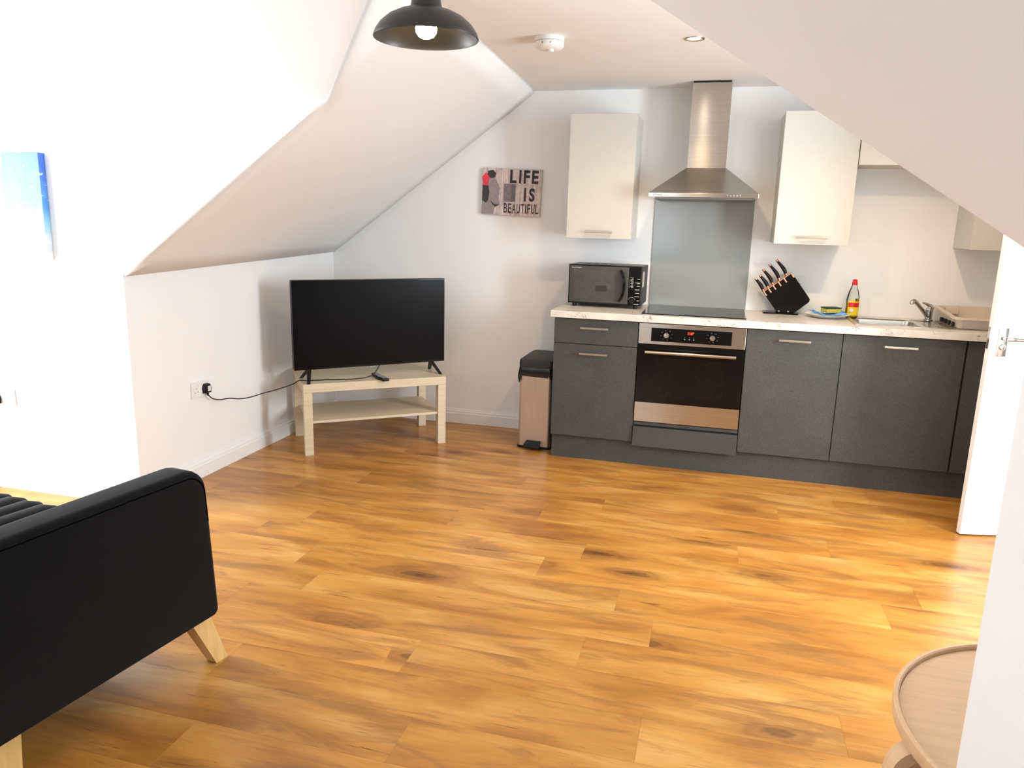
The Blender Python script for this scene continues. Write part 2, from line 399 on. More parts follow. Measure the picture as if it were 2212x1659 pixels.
window('window_1', 'x', XD + 0.036, *RW, mull=0)
window('window_2', 'x', XW - 0.036, *LW, mull=1)
window('added_rear_window', 'y', YB - 0.036, *RB, mull=1)  # unseen rear window, added to go with the fill light
# skirting boards with a stepped profile
def skirt(name, p0, p1, n, label=None, h=0.10):
    p0, p1, n = Vector(p0), Vector(p1), Vector(n)
    prof = [(0, 0), (0.018, 0), (0.018, h - .03), (0.014, h - .026), (0.014, h - .014), (0.009, h - .010), (0.007, h), (0, h)]
    return struct(obj(name, loft(bm_new(), [[p + n * a + Vector((0, 0, z)) for a, z in prof] for p in (p0, p1)]), trim_paint), label)
skirt('baseboard_kitchen', (XL0, 0, 0), (0.0, 0, 0), (0, -1, 0), 'white skirting board under the kitchen wall')
skirt('baseboard_left', (XL0, -0.018, 0), (XLK, YK, 0), (1, 0, 0), 'white skirting board along the left knee wall')
skirt('baseboard_dormer', (XW, YK, 0), (XLK + .018, YK, 0), (0, -1, 0), 'white skirting board in the left dormer')
skirt('baseboard_right', (XD, YC, 0), (XD, -3.0, 0), (-1, 0, 0))
# door lining
bm = bm_new()
for y in (DOOR[0] - .05, DOOR[1] - .005): box(bm, XR - .012, XR + .125, y, y + .055, 0, DOOR[3] + .05)
box(bm, XR - .012, XR + .125, DOOR[0] + .005, DOOR[1] - .005, DOOR[3] - .005, DOOR[3] + .05)
struct(obj('trim_1', bm, trim_paint))
# open door leaf
hx, hy = 2.868, -0.905
door = struct(bpy.data.objects.new('door_1', None), 'white panel door standing open at the right end of the kitchen'); COL.objects.link(door)
door.location = (hx, hy, 0.006); door.rotation_euler = (0, 0, math.radians(13.4))
obj('door_leaf', bx(-0.762, 0, -0.035, 0, 0, 1.98, bev=0.003), white_door, door)
pl = obj('handle_plate', bx(-0.733, -0.691, -0.043, -0.035, 0.868, 0.998, bev=0.002), chrome, door, True)
bm = bm_new(); tube(bm, [(-0.714, -0.042, 0.952), (-0.714, -0.075, 0.952)], 0.010, 14)
tube(bm, spline([(-0.716, -0.075, 0.952), (-0.69, -0.077, 0.952), (-0.64, -0.077, 0.950), (-0.605, -0.075, 0.947)], 6), [0.0105] * 7 + [0.0095] * 6 + [0.008] * 6, 12)
obj('handle_lever', bm, chrome, door, True)
bm = bm_new(); lathe(bm, [(0.0, -.001), (0.015, 0), (0.013, 0.012), (0.0, 0.014)], n=16); bmesh.ops.rotate(bm, verts=bm.verts, matrix=Matrix.Rotation(PI / 2, 3, 'X')); bmesh.ops.translate(bm, vec=(-0.712, -0.043, 0.912), verts=bm.verts)
box(bm, -0.7145, -0.7095, -0.064, -0.05, 0.902, 0.922, bev=.001); obj('thumb_turn', bm, chrome, door, True)
obj('latch', bx(-0.765, -0.7605, -0.028, -0.008, 0.90, 1.0), chrome, door)

# ------------------------------------------------------------------ kitchen
D = -0.575
def bar_handle(name, xc, z, yf, parent, w=0.165):
    bm = bm_new(); box(bm, xc - w / 2, xc + w / 2, yf - .034, yf - .026, z - .006, z + .006, bev=.0015)
    for s in (-1, 1): box(bm, xc + s * (w / 2 - .012) - .004, xc + s * (w / 2 - .012) + .004, yf - .027, yf + .0005, z - .004, z + .004)
    return obj(name, bm, nickel, parent)
def base_cab(x0, x1, label, hx=None, drawer=False, handle=True):
    t = thing('base_cabinet', label, 'cabinet', (0, 0, 0), 0, 'grey base cabinets under the worktop')
    obj('carcass', bx(x0 + .001, x1 - .001, -0.555, -0.02, 0.15, 0.76 if x0 > 1.59 else 0.870), grey_cab, t)
    if x0 > 1.59: obj('top_rail', bx(x0 + .001, x1 - .001, -0.555, -0.50, 0.7605, 0.870), grey_cab, t)
    top = 0.866
    if drawer:
        d = obj('drawer_front', bx(x0 + .002, x1 - .002, D, -.5555, 0.720, top, bev=.0012), grey_cab, t); bar_handle('handle', (x0 + x1) / 2 - .005, 0.817, D, d); top = 0.716
        hz = 0.664
    else: hz = 0.815
    d = obj('door', bx(x0 + .002, x1 - .002, D, -.5555, 0.150, top, bev=.0012), grey_cab, t)
    if handle: bar_handle('handle', hx or (x0 + x1) / 2 - .005, hz, D, d)
    return t
base_cab(0.0, 0.5, 'grey base cabinet with a top drawer, below the microwave and beside the pedal bin', drawer=True)
base_cab(1.1, 1.6, 'plain grey base cabinet standing directly right of the oven', 1.352)
base_cab(1.6, 2.2, 'wider grey base cabinet under the stainless sink', 1.885)
base_cab(2.206, 2.80, 'grey end cabinet mostly hidden behind the open white door', handle=False)
t = thing('oven_cabinet', 'grey oven housing with a shallow drawer front below the oven', 'cabinet')
bm = bx(0.5, 0.5015, -0.555, -0.02, 0.15, 0.87); box(bm, 1.0985, 1.1, -0.555, -0.02, 0.15, 0.87); box(bm, 0.5015, 1.0985, -0.555, -0.02, 0.15, 0.272)
obj('carcass', bm, grey_cab, t)
obj('rail', bx(0.503, 1.097, -0.570, -0.5555, 0.258, 0.276), grey_cab, t)
obj('drawer_front', bx(0.502, 1.098, -0.588, -.5705, 0.130, 0.248, bev=.0012), grey_cab, t)
obj('shadow_gap', bx(0.52, 1.08, -0.566, -0.5552, 0.249, 0.2575), dark_gap, t)
tag(obj('kickboard', bx(0.004, 2.80, -0.540, -0.524, 0.0, 0.149), grey_cab), 'long grey kickboard running along the floor under the cabinets', 'kickboard')
# worktop with a cut-out for the sink bowl and drainer
wt = thing('worktop', 'white marble effect laminate worktop along the kitchen wall', 'worktop')
SX0, SX1, SY0, SY1 = 1.675, 2.60, -0.465, -0.085
bm = bx(-0.02, SX0, -0.60, -0.001, 0.872, 0.912, bev=.002); box(bm, SX1, 2.87, -0.60, -0.001, 0.872, 0.912, bev=.002)
box(bm, SX0 - .002, SX1 + .002, -0.60, SY0, 0.872, 0.912, bev=.002); box(bm, SX0 - .002, SX1 + .002, SY1, -0.001, 0.872, 0.912, bev=.002)
obj('slab', bm, worktop_m, wt)
obj('edge_strip', bx(1.597, 1.604, -0.6015, -0.5985, 0.8712, 0.8735), dark_gap, wt)
# hob
hb = thing('induction_hob', 'black glass hob set into the worktop in front of the grey splashback', 'hob')
obj('glass_top', bx(0.507, 1.092, -0.535, -0.03, 0.9122, 0.918, bev=.0015), black_gl, hb)
hm = simple('hob_print', (0.10, 0.10, 0.10, 1), 0.3)
for (x, y, r) in ((0.66, -0.40, .085), (0.94, -0.40, .07), (0.66, -0.16, .07), (0.94, -0.16, .085)):
    obj('zone_ring', lathe(bm_new(), [(r, 0.9182), (r + .0015, 0.9182)], (x, y, 0), 40), hm, hb)
tag(obj('splashback', bx(0.5, 1.1, -0.007, -0.0005, 0.914, 1.578, bev=.001), splash_m), 'grey glass splashback panel between hob and cooker hood', 'splashback')
# oven
ov = thing('oven', 'built-in black and steel oven with a red clock display', 'oven')
obj('body', bx(0.504, 1.096, -0.5545, -0.03, 0.275, 0.868), dark_gap, ov)
obj('control_panel', bx(0.503, 1.097, -0.580, -0.5550, 0.746, 0.866, bev=.0015), steel_h, ov)
cg = obj('control_glass', bx(0.574, 1.022, -0.5825, -0.5795, 0.764, 0.842), black_gl, ov)
red_e = Mat('red_display').set((0.02, 0, 0, 1), 0.4, emit=(1.0, 0.06, 0.02, 1), estr=3.0).m
text('clock_digits', '11:09', 0.021, red_e, cg, (0.777, -0.583, 0.813), FRONT, sx=0.8, bold=.0006)
prt = simple('white_print', (0.55, 0.55, 0.53, 1), 0.5); prd = simple('grey_print', (0.11, 0.11, 0.11, 1), 0.5)
for x in (0.661, 0.916):
    bm = bm_new(); lathe(bm, [(0, 0), (.017, 0), (.017, .006), (.0155, .02), (.0145, .0215), (0, .022)], n=28); bmesh.ops.rotate(bm, verts=bm.verts, matrix=Matrix.Rotation(PI / 2, 3, 'X')); bmesh.ops.translate(bm, vec=(x, -.5825, .803), verts=bm.verts)
    kn = obj('knob', bm, steel_h, ov, True)
    obj('pointer', bx(x - .001, x + .001, -.6055, -.6040, .806, .818), dark_gap, kn)
    for a in range(8):
        an = a * PI / 4 + .2; q = (x + .032 * math.cos(an), .803 + .027 * math.sin(an))
        obj('dial_mark', bx(q[0] - .003, q[0] + .003, -.5829, -.5824, q[1] - .0017, q[1] + .0017), prd, cg)
for x in (0.764, 0.789, 0.814):
    bm = bm_new(); lathe(bm, [(0, 0), (.0045, 0), (.0045, .002), (.003, .0035), (0, .0038)], n=14); bmesh.ops.rotate(bm, verts=bm.verts, matrix=Matrix.Rotation(PI / 2, 3, 'X')); bmesh.ops.translate(bm, vec=(x, -.5825, .784), verts=bm.verts)
    obj('button', bm, chrome, ov, True); obj('dial_mark', bx(x - .002, x + .002, -.5829, -.5824, .7945, .798), prd, cg)
dr = obj('door', bx(0.504, 1.096, -0.580, -0.5555, 0.282, 0.742, bev=.0015), black_gl, ov)
obj('inner_window', bx(0.60, 1.0, -0.5806, -0.5795, 0.44, 0.67), simple('oven_window_glass', (0.006, 0.0055, 0.005, 1), 0.08, spec=.2), dr)
obj('steel_panel', bx(0.504, 1.096, -0.5815, -0.5795, 0.2825, 0.399), steel_h, dr)
bm = tube(bm_new(), [(0.548, -0.622, 0.704), (1.052, -0.622, 0.704)], 0.0095, 18)
for x in (0.60, 1.0): tube(bm, [(x, -0.579, 0.709), (x, -0.62, 0.704)], 0.0065, 12)
obj('handle', bm, steel_h, dr, True)
# cooker hood
hd = thing('cooker_hood', 'stainless pyramid chimney cooker hood above the splashback', 'cooker hood')
ZT = 1.752
def frustum():
    bm = bm_new(); a = [(0.5, -0.001, 1.600), (1.1, -0.001, 1.600), (1.1, -0.48, 1.600), (0.5, -0.48, 1.600)]; b = [(0.690, -0.001, ZT), (0.915, -0.001, ZT), (0.915, -0.245, ZT), (0.690, -0.245, ZT)]
    return loft(bm, [[Vector(p) for p in a], [Vector(p) for p in b]])
obj('canopy', frustum(), steel_h, hd)
obj('lip', bx(0.5, 1.1, -0.482, -0.001, 1.576, 1.5998, bev=.001), steel_h, hd)
obj('filter_tray', bx(0.535, 1.075, -0.470, -0.02, 1.566, 1.5758), simple('hood_filter', (0.20, 0.20, 0.19, 1), 0.35, 1.0), hd)
obj('chimney', bx(0.6925, 0.9125, -0.243, -0.001, ZT - .001, 2.223), steel_h, hd)
obj('chimney_gap_shade', bx(0.697, 0.908, -0.236, -0.004, 2.2235, ZC), dark_gap, hd)  # black filler painted as the shaded gap between chimney and ceiling
for i in range(5):
    x = 0.932 + i * .0172
    obj('button', bx(x - .003, x + .003, -.4845, -.4815, 1.583, 1.593, bev=.0008), chrome, hd)
    obj('button_mark', bx(x - .0012, x + .0012, -.4849, -.4843, 1.584, 1.588), dark_gap, hd)
text('brand_lettering', 'CIARRA', 0.0125, simple('dark_print', (0.05, 0.045, 0.04, 1), 0.5), hd, (0.526, -0.4826, 1.583), FRONT, sx=1.25)
# wall cabinets
def wall_cab(x0, x1, z0, z1, label, hx=None, carc=True, handle=True):
    t = thing('wall_cabinet', label, 'cabinet', (0, 0, 0), 0, 'white wall cabinets')
    obj('carcass', bx(x0, x1, -0.300, -0.001, z0 + .002, z1 - .001), white_cab, t)
    d = obj('door', bx(x0 + .001, x1 - .001, -0.320, -0.302, z0, z1, bev=.0012), white_cab, t)
    if handle: bar_handle('handle', hx or (x0 + x1) / 2, z0 + .040, -0.320, d)
wall_cab(0.0, 0.395, 1.330, 2.050, 'tall white wall cabinet above the black microwave', 0.205)
wall_cab(1.21, 1.610, 1.332, 2.053, 'tall white wall cabinet right of the hood, above the knife block', 1.412)
wall_cab(1.613, 2.215, 1.768, 2.053, 'short white bridging wall cabinet above the sink', handle=False)
wall_cab(2.218, 2.80, 1.330, 2.053, 'white wall cabinet half hidden by the open door at the far right', handle=False)
# microwave
mw = thing('microwave', 'black microwave oven on the left end of the worktop', 'microwave', (0.255, -0.175, 0.912), math.radians(-1.5))
mbody = simple('microwave_black_metal', (0.020, 0.020, 0.021, 1), 0.38, var=.1)
obj('body', bx(-.225, .225, -.130, .155, .022, .258, bev=.005), mbody, mw)
fr = obj('front_frame', bx(-.226, .226, -.142, -.1305, .020, .260, bev=.004), black_pl, mw)
mdr = obj('door', bx(-.218, .146, -.147, -.1425, .030, .251, bev=.002), simple('mirror_door_glass', (0.10, 0.097, 0.088, 1), 0.12, 0.35, var=.04), mw)
obj('door_window', bx(-.192, .098, -.1475, -.1465, .052, .228), simple('mesh_window', (0.075, 0.071, 0.063, 1), 0.16, var=.1), mdr)
obj('inner_label', bx(-.055, .015, -.148, -.1472, .100, .135), simple('dark_sticker', (0.022, 0.020, 0.018, 1), 0.5), mdr)
arc = spline([(.098, -.158, .235), (.117, -.166, .195), (.124, -.168, .145), (.117, -.166, .085), (.095, -.158, .045)], 6)
obj('handle', strip(bm_new(), arc, (0, 1, 0), .022, .014), black_gl, mw, True)
cp = obj('control_panel', bx(.148, .221, -.1465, -.1425, .026, .255, bev=.0015), black_gl, mw)
text('brand_lettering', 'Russell Hobbs', 0.0105, prt, mdr, (-.206, -.1478, .237), FRONT, ext=.0002)
for i in range(8):
    z = .188 - i * .0082
    obj('button_print', bx(.154, .157, -.1471, -.1464, z, z + .003), prt, cp); obj('button_print', bx(.160 + .004 * (i % 2), .176, -.1471, -.1464, z, z + .003), prt, cp)
for i, (z, w) in enumerate(((.182, .016), (.160, .026), (.156, .016), (.140, .018), (.118, .028), (.097, .026), (.076, .028), (.052, .014), (.030, .030))):
    obj('button_print', bx(.216 - w, .216, -.1471, -.1464, z, z + .003), prt, cp)
bm = lathe(bm_new(), [(0, 0), (.017, 0), (.0165, .008), (.015, .010), (0, .010)], n=28); bmesh.ops.rotate(bm, verts=bm.verts, matrix=Matrix.Rotation(PI / 2, 3, 'X')); bmesh.ops.translate(bm, vec=(.172, -.1464, .052), verts=bm.verts)
obj('dial', bm, black_pl, mw, True)
obj('dial_arc', tube(bm_new(), [(.172 + .0215 * math.cos(a), -.1468, .052 + .0215 * math.sin(a)) for a in [PI * (.08 + .84 * k / 14) for k in range(15)]], .0008, 5), prt, cp)
for i in range(4): obj('vent', bx(-.150 + i * .052, -.115 + i * .052, -.03, .012, .2578, .2584), dark_gap, mw)
obj('side_sticker', bx(.2248, .2256, -.10, -.02, .13, .225), simple('pale_sticker', (.55, .50, .44, 1), .5), mw)
for x in (-.19, .19):
    for y in (-.11, .12): obj('foot', lathe(bm_new(), [(.014, 0), (.014, .022)], (x, y, 0), 14, True), black_pl, mw)
# knife block
kb = thing('knife_block', 'black angled knife block with copper trim on the worktop', 'knife block', (0, 0, 0))
Y0, Y1 = -0.135, -0.065
def rounded(poly, rads, n=6):
    out = []; N = len(poly)
    for i, p in enumerate(poly):
        r = rads[i]; p = Vector(p)
        if r == 0: out.append(p); continue
        a = (Vector(poly[i - 1]) - p).normalized(); b = (Vector(poly[(i + 1) % N]) - p).normalized()
        ang = a.angle(b); d = r / math.tan(ang / 2); c = p + (a + b).normalized() * (r / math.sin(ang / 2))
        s, e = p + a * d, p + b * d
        for k in range(n + 1):
            v = (s - c).lerp(e - c, k / n).normalized() * r; out.append(c + v)
    return out
bp = rounded([(1.190, 1.035), (1.345, 1.158), (1.466, 1.000), (1.378, 0.922), (1.278, 0.922)], [0, 0, .022, 0, 0])
for ya, yb in ((Y0, Y0 + .012), (Y1 - .012, Y1)):
    obj('side_panel', pr([(p.x, ya, p.y) for p in bp], (0, yb - ya, 0)), black_gl, kb)
obj('core', pr([(p.x * .97 + .0395, Y0 + .0125, p.y * .96 + .0405) for p in bp], (0, Y1 - Y0 - .025, 0)), black_pl, kb)
obj('base_plate', bx(1.200, 1.400, -0.16, -0.04, 0.9122, 0.9205, bev=.002), black_gl, kb)
for x in (1.290, 1.343): obj('screw', tube(bm_new(), [(x, Y0 - .003, .929), (x, Y0 + .001, .929)], .005, 12), chrome, kb)
e0, e1 = Vector((1.190, 0, 1.035)), Vector((1.345, 0, 1.158)); ed = (e1 - e0).normalized(); kd = Vector((-ed.z, 0, ed.x))   # edge direction; up-left normal
obj('copper_rail', strip(bm_new(), [e0 + Vector((0, (Y0 + Y1) / 2, 0)) + kd * .003, e1 + Vector((0, (Y0 + Y1) / 2, 0)) + kd * .003], (0, 1, 0), Y1 - Y0 + .004, .004), copper, kb)
for tt in (0.03, 0.19, 0.35, 0.53, 0.72, 0.97):
    p = e0.lerp(e1, tt) + Vector((0, Y0 - .001, 0)); obj('copper_clip', tube(bm_new(), [p + kd * .004, p - kd * .026], .0058, 10), copper, kb, True)
kn_names = ['shortest', 'second shortest', 'middle', 'second tallest', 'tallest']
for i, (tt, ln) in enumerate(((.04, .090), (.20, .092), (.37, .110), (.60, .116), (.84, .112))):
    k = thing('kitchen_knife', ['black handled knife lowest in the block, nearest the splashback', 'black handled knife second from the splashback side of the block', 'black handled knife in the middle slot of the block', 'black handled knife second from the top of the block', 'black handled knife topmost in the block, furthest from the splashback'][i], 'knife', (0, 0, 0), 0, 'knives in the black block')
    b = e0.lerp(e1, tt) + Vector((0, (Y0 + Y1) / 2, 0)) + kd * .006
    d = (kd + ed * 0.05).normalized()
    pts = [b + d * (ln * f) + ed * (g * ln) for f, g in ((0.08, 0), (.3, .045), (.6, .03), (.88, -.01))]
    obj('handle', tube(bm_new(), spline(pts, 4), [.0085, .0095, .0105, .011, .0115, .0115, .011, .0105, .0098, .009, .0085, .008, .0075], 10), black_pl, k, True)
    obj('bolster', tube(bm_new(), [b + d * -.003, b + d * (.10 * ln)], .0095, 10), copper, k, True)
    obj('end_cap', tube(bm_new(), [pts[-1], b + d * ln - ed * (.02 * ln)], [.0085, .0072], 10), copper, k, True)
    obj('blade', strip(bm_new(), [b - d * .004, b - d * .04], ed, .012, .002), chrome, k)
# socket on the wall behind the block
def socket(name, label, loc, rot, double=True, group='wall sockets'):
    t = thing(name, label, 'socket', loc, 0, group); t.rotation_euler = rot
    w = .147 if double else .086
    obj('plate', bx(-w / 2, w / 2, -.009, 0, -.043, .043, bev=.002), plastic_w, t)
    for cx in ((-.036, .036) if double else (0,)):
        for (a, b, ww, hh) in ((0, .008, .004, .008), (-.011, -.012, .007, .004), (.011, -.012, .007, .004)):
            obj('pin_hole', bx(cx + a - ww / 2, cx + a + ww / 2, -.0094, -.0088, b - hh / 2, b + hh / 2), simple('socket_hole', (.18, .18, .18, 1), .6) if 'socket_hole' not in bpy.data.materials else bpy.data.materials['socket_hole'], t)
        obj('switch', bx(cx * .35 - .006, cx * .35 + .006, -.0115, -.0088, .017, .034, bev=.001), plastic_w, t)
    return t
socket('double_socket', 'white double socket on the kitchen wall behind the knife block', (1.36, -0.0005, 1.10), (0, 0, 0))
# plate, cloth, sponge
dish = thing('plate', 'white shallow dish with the blue cloth and sponge on it', 'plate', (1.555, -0.195, 0.912))
bm = lathe(bm_new(), [(0, .001), (.075, .001), (.085, .004), (.108, .016), (.122, .020), (.124, .022), (.110, .0195), (.085, .0075), (.07, .005), (0, .005)], n=48); obj('dish', bm, plastic_w, dish, True)
blue = fabric('blue_dishcloth', (0.12, 0.36, 0.72, 1), (0.20, 0.47, 0.82, 1), 500)
def cloth_mesh():
    bm = bm_new(); N, Mn = 26, 18; r2 = random.Random(5); g = []
    for i in range(N + 1):
        row = []
        for j in range(Mn + 1):
            u, v = i / N - .5, j / Mn - .5
            x = u * .165 + .012 * math.sin(v * 9); y = v * .115 + .010 * math.sin(u * 7)
            z = .012 + .0065 * math.sin(u * 17 + v * 6) * math.cos(v * 11) * min(1, abs(u) * 3) + .010 * abs(u) * 2 + max(0, (abs(u) - .36)) * .05
            row.append(bm.verts.new((x, y, max(z + .006, .0125))))
        g.append(row)
    for i in range(N):
        for j in range(Mn): bm.faces.new((g[i][j], g[i + 1][j], g[i + 1][j + 1], g[i][j + 1]))
    return bm
cl = obj('dishcloth', cloth_mesh(), blue, None, True, (1.560, -0.190, 0.912)); cl.rotation_euler = (0, 0, .12)
md = cl.modifiers.new('thick', 'SOLIDIFY'); md.thickness = .003
tag(cl, 'crumpled light blue dishcloth lying on the white dish', 'cloth')
sp = thing('sponge', 'yellow sponge with a green scouring pad on the blue cloth', 'sponge', (1.575, -0.185, 0.942), math.radians(28))
obj('foam', bx(-.047, .047, -.033, .033, 0, .023, bev=.004), simple('yellow_foam', (.58, .52, .10, 1), .9, var=.2, vscale=250, bump=.4), sp)
obj('scourer', bx(-.047, .047, -.033, .033, .0232, .031, bev=.0015), simple('green_scourer', (.030, .085, .045, 1), .95, var=.35, vscale=300, bump=.5), sp)
# washing-up liquid bottle
wb = thing('washing_up_bottle', 'clear washing-up liquid bottle with yellow liquid and red cap', 'bottle', (1.700, -0.110, 0.912), .15)
def oval(prof, sx, sy, n=28): return loft(bm_new(), [[Vector((r * sx * math.cos(a), r * sy * math.sin(a), z)) for a in [2 * PI * k / n for k in range(n)]] for r, z in prof], True)
bprof = [(.90, .001), (1, .006), (1, .03), (.98, .07), (1.0, .10), (.92, .125), (.72, .155), (.45, .180), (.38, .193)]
obj('bottle', oval(bprof, .037, .024), bottle_pl, wb, True)
liq = Mat('yellow_liquid').set((0.80, 0.62, 0.02, 1), 0.15, trans=0.35).m
obj('liquid', oval([(.86, .003), (.95, .008), (.95, .03), (.93, .07), (.945, .088)], .037, .024), liq, wb, True)
obj('cap', oval([(.42, .191), (.42, .205), (.36, .207), (.34, .222), (.24, .224)], .037, .030), red_cap, wb, True)
def band(z0, z1, a0, a1, k=1.012, top_cut=0):
    bm = bm_new(); n = 14; rows = []
    for z in (z0, z1):
        rows.append([bm.verts.new((.037 * k * math.cos(a), .024 * k * math.sin(a), z + (top_cut * (j / n) if z == z1 else 0))) for j, a in enumerate([a0 + (a1 - a0) * q / n for q in range(n + 1)])])
    for j in range(n): bm.faces.new((rows[0][j], rows[0][j + 1], rows[1][j + 1], rows[1][j]))
    return bm
lb = obj('label_print', band(.012, .098, PI * 1.22, PI * 1.98, 1.012, .024), simple('yellow_label', (.85, .62, .02, 1), .4), wb)
obj('red_band', band(.062, .088, PI * 1.24, PI * 1.86, 1.022), red_cap, lb)
text('price_print', '85', 0.022, dark_gap, lb, (0.005, -0.0255, .098), FRONT, bold=.0004)
obj('white_spot', lathe(bm_new(), [(0, 0), (.010, 0)], n=18).__class__ and prism(bm_new(), [(.010 * math.cos(a) - .010, -.0262, .043 + .010 * math.sin(a)) for a in [2 * PI * k / 18 for k in range(18)]], (0, .0015, 0)), plastic_w, lb)
# sink with drainer
sk = thing('sink', 'stainless inset sink and drainer set in the worktop', 'sink')
def sink_mesh():
    bm = bm_new()
    X = [1.665, 1.690, 1.715, 1.975, 2.0, 2.03, 2.06]; 
    # rim frame
    box(bm, 1.662, 1.690, -.478, -.072, .9121, .9155, bev=.0012); box(bm, 1.690, 2.612, -.478, -.452, .9121, .9155, bev=.0012); box(bm, 1.690, 2.612, -.115, -.072, .9121, .9155, bev=.0012); box(bm, 2.585, 2.612, -.452, -.115, .9121, .9155, bev=.0012)
    # bowl
    b = bmesh.new()
    def ring(x0, x1, y0, y1, z, r):
        return [Vector((p.x, p.y, z)) for p in rounded([(x0, y0), (x1, y0), (x1, y1), (x0, y1)], [r] * 4, 5)]
    rings = [ring(1.689, 2.032, -.453, -.114, .9135, .03), ring(1.697, 2.024, -.445, -.122, .905, .05), ring(1.705, 2.016, -.437, -.130, .79, .055), ring(1.73, 1.99, -.412, -.155, .775, .05)]
    R = [[b.verts.new(p) for p in r] for r in rings]; n = len(R[0])
    for i in range(3):
        for j in range(n): b.faces.new((R[i][j], R[i][(j + 1) % n], R[i + 1][(j + 1) % n], R[i + 1][j]))
    b.faces.new(R[3]); merge(bm, b)
    return bm
obj('bowl', sink_mesh(), steel_sink, sk, True)
bm = bx(2.030, 2.590, -.455, -.112, .905, .9105)
for i in range(9): box(bm, 2.12, 2.57, -.43 + i * .036, -.415 + i * .036, .9105, .9145, bev=.001)
obj('drainer', bm, steel_sink, sk)
obj('plug_hole', lathe(bm_new(), [(.0, .7765), (.03, .7765), (.036, .778)], (1.86, -.285, 0), 24), chrome, sk, True)
tp = thing('tap', 'chrome mixer tap with a swan spout behind the sink', 'tap', (2.115, -0.105, 0.9155))
obj('body', lathe(bm_new(), [(.026, 0), (.026, .006), (.021, .010), (.020, .050), (.022, .056), (.0215, .068), (.012, .078), (0, .080)], n=24), chrome, tp, True)
sp_p = spline([(-.008, -.010, .022), (-.045, -.050, .060), (-.090, -.098, .103), (-.112, -.120, .119), (-.124, -.132, .116), (-.128, -.137, .103)], 5)
obj('spout', tube(bm_new(), sp_p, [.0115] * 15 + [.012] * (len(sp_p) - 15), 14), chrome, tp, True)
lv = spline([(.010, .004, .070), (-.002, -.006, .086), (-.025, -.022, .098), (-.048, -.040, .104)], 5)
obj('lever', tube(bm_new(), lv, [.017, .017, .0165, .016, .015, .013, .0115, .010, .009, .008, .007, .0065, .006, .0055, .005, .0045], 12), chrome, tp, True)
# dish drainer tub
rk = thing('dish_rack', 'beige plastic dish drainer standing on the sink drainer', 'dish rack', (0, 0, 0))
beige = simple('beige_plastic', (0.64, 0.54, 0.45, 1), 0.4, var=.03)
def tub():
    bm = bm_new()
    def ring(x0, x1, y0, y1, z0, z1, r):
        P = rounded([(x0, y0), (x1, y0), (x1, y1), (x0, y1)], [r] * 4, 5)
        return [Vector((p.x, p.y, z0 + (z1 - z0) * (p.y - y0) / (y1 - y0))) for p in P]
    rs = [ring(2.185, 2.575, -.438, -.065, .916, .916, .02), ring(2.168, 2.600, -.452, -.035, .962, .990, .03), ring(2.150, 2.618, -.474, -.020, .966, .993, .035), ring(2.150, 2.618, -.474, -.020, .977, 1.000, .035), ring(2.170, 2.598, -.454, -.036, .977, 1.0, .03), ring(2.192, 2.568, -.43, -.072, .921, .921, .02)]
    R = [[bm.verts.new(p) for p in r] for r in rs]; n = len(R[0])
    for i in range(len(R) - 1):
        for j in range(n): bm.faces.new((R[i][j], R[i][(j + 1) % n], R[i + 1][(j + 1) % n], R[i + 1][j]))
    bm.faces.new(R[0][::-1]); bm.faces.new(R[-1]); return bm
obj('tub', tub(), beige, rk, True)
for i in range(4): obj('slot', bx(2.168 - .002 * i, 2.1745, -.40 + i * .07, -.37 + i * .07, .922, .945), dark_gap, rk)
obj('cutlery_pocket', bx(2.20, 2.27, -.10, -.055, .96, .997, bev=.003), beige, rk)
# pedal bin
pb = thing('pedal_bin', 'slim steel pedal bin with black lid and black liner beside the cabinets', 'bin', (-0.137, -0.245, 0))
def rrect(x0, x1, y0, y1, z, r, n=5): return [Vector((p.x, p.y, z)) for p in rounded([(x0, y0), (x1, y0), (x1, y1), (x0, y1)], [r] * 4, n)]
obj('body', loft(bm_new(), [rrect(-.105, .105, -.190, .190, .012, .022), rrect(-.105, .105, -.190, .190, .52, .022)]), steel_bin, pb, True)
obj('base', loft(bm_new(), [rrect(-.111, .111, -.197, .195, 0, .026), rrect(-.111, .111, -.197, .195, .011, .026), rrect(-.106, .106, -.192, .191, .0145, .024)]), black_pl, pb, True)
lidm = simple('matt_black_lid', (0.020, 0.020, 0.021, 1), 0.5, var=.1)
obj('lid', loft(bm_new(), [rrect(-.109, .109, -.195, .195, .525, .026), rrect(-.110, .110, -.196, .196, .555, .026), rrect(-.106, .106, -.190, .192, .572, .024), rrect(-.095, .095, -.175, .180, .577, .02)]), lidm, pb, True)
def liner():
    bm = bm_new(); r3 = random.Random(11); n = 64; P = rounded([(-.108, -.193), (.108, -.193), (.108, .193), (-.108, .193)], [.024] * 4, 12); m = len(P)
    rows = []
    hem = [r3.uniform(-1, 1) for _ in range(m)]
    for q in range(7):
        row = []
        for j, p in enumerate(P):
            f = q / 6; hz = .462 + .013 * math.sin(j * .55) + .008 * math.sin(j * 1.7 + 1) + (-.028 if -.12 < p.x < -.09 and p.y < 0 else 0)
            z = .526 + (hz - .526) * f; o = 1 + .05 * math.sin(f * PI * .75) + .012 * math.sin(j * 1.9 + q * 1.3) * f + .006 * hem[(j * 3 + q) % m]
            row.append(bm.verts.new((p.x * o - (.004 * f), p.y * (1 + (o - 1) * .55), z)))
        rows.append(row)
    for q in range(6):
        for j in range(m): bm.faces.new((rows[q][j], rows[q][(j + 1) % m], rows[q + 1][(j + 1) % m], rows[q + 1][j]))
    return bm
obj('liner_bag', liner(), simple('black_bin_liner', (0.010, 0.010, 0.011, 1), 0.25, var=.2), pb, True)
